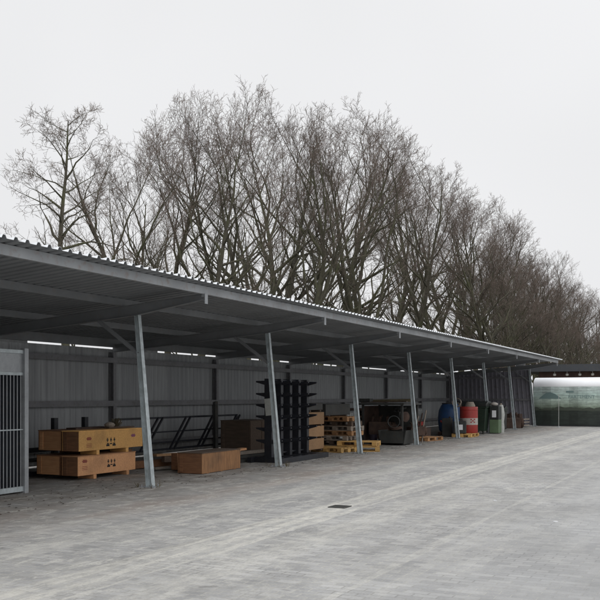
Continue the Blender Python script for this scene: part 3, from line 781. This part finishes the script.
for x in (-.3, .3):
    b = MB(); b.box(x-.04, x+.04, -.3, .5, 0, .045); b.build('runner', M['dark'], tr)
def hose(label, loc, R_, turns, mat, tilt=(0, 0, 0)):
    pts = [(R_*cos(a*.35)*(1+.02*sin(a)), R_*sin(a*.35), .03+a*.35/(2*pi)*.035) for a in range(int(turns*18))]
    m = MB().tube(pts, .018, 6); o = m.build('coiled_hose', mat, smooth=True); o.location = loc; o.rotation_euler = tilt; return tag(o, label, 'hose')
hose('black coiled hose hanging on the scrap stillage front', (-10.2, 27.9, .75), .2, 4, M['bin'], (R(80), 0, R(20)))
hose('brown coiled cable in the steel trough', (-10.1, 27.8, .5), .22, 3, M['rust'], (R(12), 0, 0))
def machine(label, loc, rz, mat, sc=1):
    r = thing('engine_block', label, 'machine part', loc, rz); r.scale = (sc, sc, sc)
    b = MB(); b.box(-.3, .3, -.2, .2, 0, .35); b.build('block', mat, r, bevel=.02)
    b = MB(); b.lathe([(.16, 0), (.18, .04), (.18, .1), (.05, .12)], 16); b.xf(Matrix.Translation((.31, 0, .18)) @ Matrix.Rotation(R(90), 4, 'Y')); b.build('flywheel', M['rust'], r)
    b = MB()
    for x in (-.2, 0, .2): b.tube([(x, 0, .35), (x, 0, .45), (x+.05, .15, .5)], .04, 8)
    b.build('pipe', mat, r)
    return r
machine('rusty engine block on the floor inside the scrap stillage', (-10.9, 28.4, .3), R(20), M['rust'], 1.3)
machine('dark engine block high inside the scrap stillage', (-10.3, 28.6, .75), R(-30), M['dark'], 1.0)
machine('small rusty machine part beside the fourth post', (-9.85, 29.2, .25), R(50), M['rust'], .9)
plank('warped brown board on top of the scrap stillage', (-11.5, 28.2, 1.43), (-9.9, 28.4, 1.46), .3, .04, M['oldwood'])
plank('narrow olive beam on top of the scrap stillage', (-11.3, 28.6, 1.47), (-9.9, 28.9, 1.5), .12, .1, M['weed'])
plank('short dark block on the left end of the scrap stillage', (-11.5, 28.1, 1.5), (-11.1, 28.1, 1.5), .3, .12, M['dark'])
for k in range(4):
    m = MB(); m.tube([(0, 0, 0), (0, .1, .5), (.12, .1, .85+.1*k)], .025, 7); o = m.build('bent_pipe', M['greywood' if k % 2 else 'rust']); o.location = (-9.85+.06*k, 28.6+.25*k, .0)
    tag(o, ('first', 'second', 'third', 'last')[k]+' bent scrap pipe counted from the trough to the fourth post', 'pipe', 'bent scrap pipes')
# brown slatted crates to the left of it
for k in range(3):
    r = thing('slatted_crate', ('bottom', 'middle', 'top')[k]+' brown slatted crate in the pile left of the scrap stillage', 'crate', (-11.75, 27.9, .42*k), R(3*k))
    for j in range(4):
        b = MB(); z = .02+j*.1; b.box(-.3, .3, -.42, -.40, z, z+.06); b.box(.28, .3, -.4, .4, z, z+.06); b.box(-.3, -.28, -.4, .4, z, z+.06); b.box(-.3, .3, .4, .42, z, z+.06); b.build('slats', M['rust'], r)
    b = MB(); b.box(-.27, .27, -.39, .39, .02, .3); b.build('contents', M['dark'], r)
b = MB(); b.lathe([(.12, 0), (.14, .3), (.145, .3), (.145, .32)], 16); o = b.build('bucket', rough_paint('violet_plastic', (.035, .025, .045), .2)); o.location = (-10.95, 27.9, 0); tag(o, 'small dark violet bucket at the left foot of the trough', 'bucket')
# pallet with red thing, between 4th and 5th post
dup_pallet(pal, 'worn pallet on the floor right of the fourth post', (-10.0, 30.8, 0), R(80), M['orange'])
b = MB(); b.box(-.3, .3, -.5, .5, 0, .3); o = b.build('rusty_box', M['rust'], bevel=.01); o.location = (-10.4, 31.2, .15); tag(o, 'rusty open box on the worn pallet right of the fourth post', 'box')
r = thing('red_tray', 'dull red tray lying on the clutter right of the fourth post', 'tray', (-11.2, 32.4, .5), R(10))
b = MB(); b.box(-.5, .5, -.5, .5, 0, .03); b.build('floor_plate', M['red'], r); b = MB(); b.box(-.5, .5, -.52, -.5, .0, .14); b.box(-.5, .5, .5, .52, 0, .14); b.box(.5, .52, -.5, .5, 0, .14); b.box(-.52, -.5, -.5, .5, 0, .14); b.build('rim', M['red'], r)
bx('dark box carrying the red tray', (-11.2, 32.4, 0), (.95, 1.0, .5), M['rust'])

# ------------------------------------------------------------------ drums
def drum(label, loc, r0, h, mat, cat='drum', name='steel_drum', tilt=(0, 0, 0)):
    r = thing(name, label, cat, loc); r.rotation_euler = tilt
    b = MB(); pr = [(r0*.97, 0), (r0, .02), (r0, h*.32), (r0+.012, h*.34), (r0, h*.36), (r0, h*.64), (r0+.012, h*.66), (r0, h*.68), (r0, h-.02), (r0*.97, h)]
    b.lathe(pr, 28); b.build('body', mat, r, smooth=True); b = MB(); b.lathe([(.03, 0), (.03, .02)], 10, (r0*.5, 0, h+.0005)); b.build('bung', M['galv'], r)
    return r
dup_pallet(pal, 'pallet under the blue barrel', (-10.45, 35.6, 0), R(90), M['rust'])
dup_pallet(pal, 'pallet under the red and white drum', (-9.5, 34.4, 0), R(90), M['yellow'])
bl = thing('plastic_barrel', 'large bulging blue plastic barrel on a pallet beside the fifth post', 'barrel', (-10.5, 35.6, .147))
b = MB(); b.lathe([(.40, 0), (.46, .06), (.50, .35), (.51, .6), (.47, .9), (.38, 1.1), (.34, 1.13), (.34, 1.17)], 28); b.build('body', M['blue'], bl, smooth=True)
b = MB(); b.lathe([(.35, 1.171), (.35, 1.2), (.3, 1.21)], 24); b.build('lid', M['bin'], bl)
plank('thin dark red bar leaning against the blue barrel', (-10.25, 34.9, .15), (-10.75, 35.05, .62), .05, .05, M['red'])
rd = thing('red_white_drum', 'red metal drum with white band and red cross emblem on a pallet', 'drum', (-9.45, 34.7, .147)); rd.scale = (1.1, 1.1, .84)
b = MB(); R0 = .33
b.lathe([(R0*.97, 0), (R0, .02), (R0, .40)], 28, mi=1); b.build('lower_body', [M['red'], M['red']], rd, smooth=True)
b = MB(); b.lathe([(R0+.001, .4005), (R0+.001, .72)], 28); b.build('white_band', M['cream'], rd, smooth=True)
b = MB(); b.lathe([(R0, .7205), (R0, 1.1), (R0+.012, 1.11), (R0, 1.12), (R0, 1.25), (R0*.97, 1.27)], 28); b.build('upper_body', M['red'], rd, smooth=True)
b = MB()
ca = -.85
for (u, v) in ((-.09, .09), (.04, .09), (-.09, -.04), (.04, -.04), (-.025, .025)):
    a0 = ca+u/R0; a1 = ca+(u+.06)/R0; z0 = .54+v; P = []
    for rr2 in (R0+.002, R0+.006):
        for (a, z) in ((a0, z0), (a1, z0), (a1, z0+.06), (a0, z0+.06)): P.append((rr2*cos(a), rr2*sin(a), z))
    b.add(P, [(0, 1, 2, 3), (7, 6, 5, 4), (0, 4, 5, 1), (1, 5, 6, 2), (2, 6, 7, 3), (3, 7, 4, 0)])
b.build('emblem', M['red'], rd)
r = thing('black_bin', 'small black canister with white label in front of the red and white drum', 'canister', (-9.62, 33.98, .147), R(15))
b = MB(); b.box(-.26, .26, -.2, .2, 0, .5); b.build('body', M['bin'], r, bevel=.03); b = MB(); b.box(-.12, .12, -.206, -.2015, .15, .36); b.build('paper_label', M['white'], r)
b = MB(); b.tube([(-.1, 0, .5), (-.1, 0, .57), (.1, 0, .57), (.1, 0, .5)], .018, 6); b.build('handle', M['bin'], r)
r = thing('jerry_can', 'dark jerry can squeezed behind the fifth post', 'canister', (-10.2, 34.2, .0), R(5))
b = MB(); b.box(-.2, .2, -.15, .15, 0, .75); b.build('body', M['dark'], r, bevel=.03); b = MB(); b.lathe([(.04, 0), (.04, .06)], 10, (.1, 0, .75)); b.build('cap', M['rust'], r)
drum('rusty red drum behind the red and white one', (-10.6, 36.6, 0), .3, 1.35, M['rust'])
hose('grey coiled hose hanging above the red and white drum', (-10.1, 35.3, 1.35), .18, 3, M['greywood'], (R(75), 0, 0))
b = MB(); b.lathe([(.2, 0), (.22, .3), (.15, .45)], 14); o = b.build('plastic_sack', M['greywood'], smooth=True); o.location = (-9.75, 36.0, .95); tag(o, 'greyish sack on the clutter above the red drum', 'sack')
bx('dark box carrying the grey sack', (-9.8, 36.1, .0), (.5, .5, .95), M['dark'])

# ------------------------------------------------------------------ wheeled bins
def wbin(label, loc, rz, s, body, lid):
    r = thing('wheeled_bin', label, 'bin', loc, rz); w, d, h = s
    b = MB(); P = []
    for z, k in ((.12, .86), (h*.8, 1.0)): P += [(-w/2*k, -d/2*k, z), (w/2*k, -d/2*k, z), (w/2*k, d/2*k, z), (-w/2*k, d/2*k, z)]
    b.add(P, [(3, 2, 1, 0), (4, 5, 6, 7), (0, 1, 5, 4), (1, 2, 6, 5), (2, 3, 7, 6), (3, 0, 4, 7)]); b.build('body', body, r, bevel=.02)
    b = MB(); b.box(-w/2-.03, w/2+.03, -d/2-.03, d/2+.03, h*.8+.001, h*.84); b.build('rim', body, r)
    b = MB(); b.prism([(-d/2, h*.84+.001), (d/2, h*.84+.001), (d/2, h*.94), (d*.2, h), (-d*.2, h), (-d/2, h*.92)], -w/2-.02, w/2+.02, 'x'); b.build('lid', lid, r, bevel=.02)
    for x in (-w*.36, w*.36):
        for y in (-d*.36, d*.36):
            b = MB(); b.lathe([(.06, -.02), (.06, .02)], 12); b.xf(Matrix.Translation((x, y, .0605)) @ Matrix.Rotation(R(90), 4, 'Y')); b.build('wheel', M['bin'], r)
    return r
wbin('large dark green wheeled container with black lid behind the sixth post', (-9.95, 37.7, 0), 0, (1.15, 1.0, 1.42), M['green'], M['bin'])
wbin('second large black wheeled container behind the dark green one', (-10.6, 39.3, 0), 0, (1.2, 1.0, 1.4), M['bin'], M['bin'])
r = thing('pale_green_cabinet', 'narrow pale green bin with white label right of the sixth post', 'bin', (-9.12, 37.9, 0), 0)
b = MB(); b.box(-.2, .2, -.28, .28, .03, .62); b.build('body', M['lgreen'], r, bevel=.02); b = MB(); b.box(-.2, .2, -.28, .28, .621, 1.2); b.build('upper_body', M['bin'], r, bevel=.02)
b = MB(); b.box(-.09, .09, -.287, -.281, .72, 1.02); b.build('paper_label', M['white'], r)
b = MB(); b.lathe([(.02, 0), (.13, .03), (.17, .08), (.15, .13), (.08, .17), (.02, .18)], 18); o = b.build('white_cap', M['cream'], smooth=True); o.location = (-9.18, 37.9, 1.2); tag(o, 'rounded whitish cover sitting on the narrow pale green bin', 'cover')
r = thing('wrapped_roll', 'tall grey plastic-wrapped roll standing right of the pale green bin', 'roll', (-9.15, 39.0, 0), 0)
b = MB(); b.lathe([(.15, 0), (.17, .2), (.14, .5), (.18, .8), (.14, 1.1), (.1, 1.25)], 14); b.build('wrap', M['pvc'], r, smooth=True); b = MB(); b.tube([(0, 0, 1.25), (0, 0, 1.32)], .05, 10); b.build('core', M['greywood'], r)
wbin('dark wheeled bin behind the seventh post', (-9.9, 41.3, 0), R(4), (.9, .9, 1.15), M['dark'], M['bin'])
drum('dark drum between the seventh post and the end wall', (-10.2, 43.4, 0), .3, .9, M['dark'])
machine('rusty machine part by the foot of the end wall', (-10.0, 44.8, 0), R(30), M['rust'], 1.5)
for k in range(3):
    plank(('lowest', 'middle', 'upper')[k]+' pale bar of the little pile against the end wall', (-9.9+.05*k, 45.2, .1+.16*k), (-9.5, 46.9, .1+.16*k), .06, .06, M['greywood'], 'pale bars against the end wall')
bx('dull red-brown box behind the bars at the end wall', (-10.3, 46.6, 0), (.9, .7, .7), M['rust'])

# ------------------------------------------------------------------ green banner fence across the yard end
def banner_mat():
    t = NT('printed_green_banner'); P = t.co(); sp = t.n('ShaderNodeSeparateXYZ'); t.l(P, sp.inputs[0]); Z = sp.outputs[2]
    wv = t.noise(t.co((.9, 1, 1)), 1.3, 5); zz = t.math('ADD', Z, t.math('MULTIPLY', t.math('ADD', wv, -.5), .35))
    c = t.ramp(t.math('DIVIDE', zz, 2.7), [(.0, (.02, .028, .024)), (.30, (.028, .036, .03)), (.345, (.035, .045, .03)), (.40, (.21, .26, .205)), (.50, (.38, .46, .40)), (.64, (.40, .51, .47)), (.80, (.52, .60, .58))])
    st = t.noise(t.co((.25, 1, 7)), 2.0, 5, .6)
    c = t.mix(.5, c, t.mix(1.0, c, t.ramp(st, [(.35, .45), (.65, 1.35)]), 'MULTIPLY'))
    wn2 = t.n('ShaderNodeTexWhiteNoise', noise_dimensions='1D'); t.l(t.math('FLOOR', t.math('MULTIPLY', sp.outputs[0], 2.1)), wn2.inputs['W'])
    c = t.mix(1.0, c, t.ramp(wn2.outputs['Value'], [(0.0, .8), (1.0, 1.15)]), 'MULTIPLY')
    blot = t.noise(t.co((1.6, 1, 3)), 1.7, 7, .7); c = t.mix(1.0, c, t.ramp(blot, [(.35, .7), (.6, 1.12)]), 'MULTIPLY')
    return t.done(c, .35)
fn = thing('banner_fence', 'long fence hung with a printed green landscape banner across the end of the yard', 'fence', (-9.6, 48.6, 0))
LX = 34
b = MB(); b.box(0, LX, -.012, .012, .06, 2.16); b.build('printed_banner', banner_mat(), fn)
arc = [(-.02+.75*(1-cos(a)), 2.165+.5*sin(a)) for a in [i*pi/2/10 for i in range(11)]]
b = MB(); b.prism(arc+[(.73, 2.165)], 0, LX, 'x'); b.build('white_curved_top', M['fencewhite'], fn)
b = MB(); b.box(0, LX, .03, .07, .0, .059); b.build('bottom_rail', M['fascia'], fn)
for i in range(12):
    b = MB(); b.tube([(.04+i*3.0, .06, 0), (.04+i*3.0, .06, 2.15)], .03, 8); b.build('post', M['galv'], fn)
mt = NT('dark_teal_print').done((.14, .21, .205), .5); mt2 = NT('pale_teal_print').done((.3, .38, .36), .5); mt3 = NT('olive_print').done((.05, .06, .045), .5)
pts = [(-.9, 0), (-.6, .16), (-.25, .33), (.1, .36), (.5, .27), (.9, .08), (1.1, 0)]
b = MB().prism([(u*.62+.85, 1.5+v) for u, v in pts], -.016, -.0125, 'y'); b.build('printed_hill', mt, fn)
b = MB(); b.box(.1, 3.0, -.0155, -.0125, 1.68, 1.70); b.build('printed_line', mt2, fn)
b = MB(); b.box(1.75, 2.15, -.0162, -.0125, 1.83, 1.93); b.build('printed_block', mt, fn)
rt = Matrix.Rotation(R(90), 4, 'X')
fontmesh('PARTEMENT', .25, mt, 'printed_lettering', fn, Matrix.Translation((2.55, -.0165, 1.52)) @ rt)
b = MB()
for i in range(14):
    u = .2+i*.55+rn.uniform(-.1, .1); w = rn.uniform(.18, .4); h_ = rn.uniform(.12, .24)
    b.prism([(u-w, .86), (u+w, .86), (u+w*.8, .86+h_*.7), (u+w*.2, .86+h_), (u-w*.5, .86+h_*.8)], -.0158-.0001*i, -.0125, 'y')
b.build('printed_trees', mt3, fn)
pl = thing('thin_marker_pole', 'thin pale pole standing in front of the green banner', 'pole', (-8.0, 47.2, 0))
b = MB(); b.tube([(0, 0, .02), (0, 0, 1.75)], .014, 8); b.build('rod', M['pvc'], pl); b = MB(); b.lathe([(.12, 0), (.1, .02)], 14); b.build('foot', M['galv'], pl)

# ------------------------------------------------------------------ flat-roofed building beyond the fence
bd = thing('flat_roof_building', 'low brown brick building with dark flat roof edge beyond the green banner', 'building', (-14, 62, 0))
b = MB(); b.box(2.0, 50, .8, 10, 0, 3.35); b.build('wall', M['brick'], bd)
b = MB(); b.box(.5, 52, 0, 11, 3.36, 3.85); b.build('roof', M['fascia'], bd)
for i in range(5):
    b = MB(); x = 3.15+i*.85; b.lathe([(.05, -.05), (.11, .0), (.1, .1), (.03, .14)], 10, (x, .35, 3.1)); b.tube([(x, .35, 3.2), (x, .35, 3.36)], .02, 6); b.build('hanging_lamp', M['lamp'], bd)

# ------------------------------------------------------------------ small things on the paving
dr = thing('drain_cover', 'dark square drain grate set in the paving', 'drain', (-5.16, 11.79, 0), 0)
b = MB(); b.box(-.17, .17, -.17, -.14, .002, .012); b.box(-.17, .17, .14, .17, .002, .012); b.box(-.17, -.14, -.14, .14, .002, .012); b.box(.14, .17, -.14, .14, .002, .012); b.build('frame', M['dark'], dr); dr.scale = (.8, .8, 1)
b = MB(); b.box(-.139, .139, -.139, .139, .002, .006)
for i in range(6): b.box(-.139, .139, -.12+i*.045, -.1+i*.045, .0061, .011)
b.build('grate', M['dark'], dr)
rs_ = random.Random(11)
for k, (x, y, lb) in enumerate(((-3.27, 13.55, 'white paper scrap on the paving far right of the drain'), (-2.01, 11.64, 'small pale flake on the right of the yard'))):
    b = MB(); b.prism([(-.09, -.02), (.05, -.045), (.1, .01), (.02, .05), (-.07, .03)], 0.001, .018, 'z'); o = b.build('paving_debris', M['white']); o.location = (x, y, 0); o.rotation_euler = (0, 0, rs_.uniform(0, 6)); o.scale = (.35, .35, .6)
    tag(o, lb, 'debris')
for k in range(3):
    b = MB(); by = pys[2+k]
    for i in range(9):
        x = rs_.uniform(-.3, .25); y = rs_.uniform(-.25, .25)
        if abs(x) < .1 and abs(y) < .08: continue
        for j in range(3):
            b.bar((x, y, 0), (x+rs_.uniform(-.06, .06), y+rs_.uniform(-.06, .06), rs_.uniform(.03, .13)), .006, .004)
    o = b.build('weed_tuft', M['weed']); o.location = (XP, by, .0); tag(o, 'dry yellow weeds round the foot of the '+('first', 'second', 'third')[k]+' shed post', 'weeds')
b = MB()
for i in range(900):
    x = -9.0-abs(rs_.gauss(0, 1.6)); y = rs_.uniform(8, 46); a = rs_.uniform(0, 6.28); r_ = rs_.uniform(.012, .035)
    if x < -13.9: continue
    z = .003+rs_.uniform(0, .006)
    b.add([(x+cos(a)*r_, y+sin(a)*r_, z), (x-sin(a)*r_*.6, y+cos(a)*r_*.6, z+.008), (x-cos(a)*r_, y-sin(a)*r_, z), (x+sin(a)*r_*.6, y-cos(a)*r_*.6, z+.006)], [(0, 1, 2, 3)])
tag(b.build('leaf_litter', M['rust']), 'dead leaves scattered on the paving under the roof', 'leaves', kind='stuff')
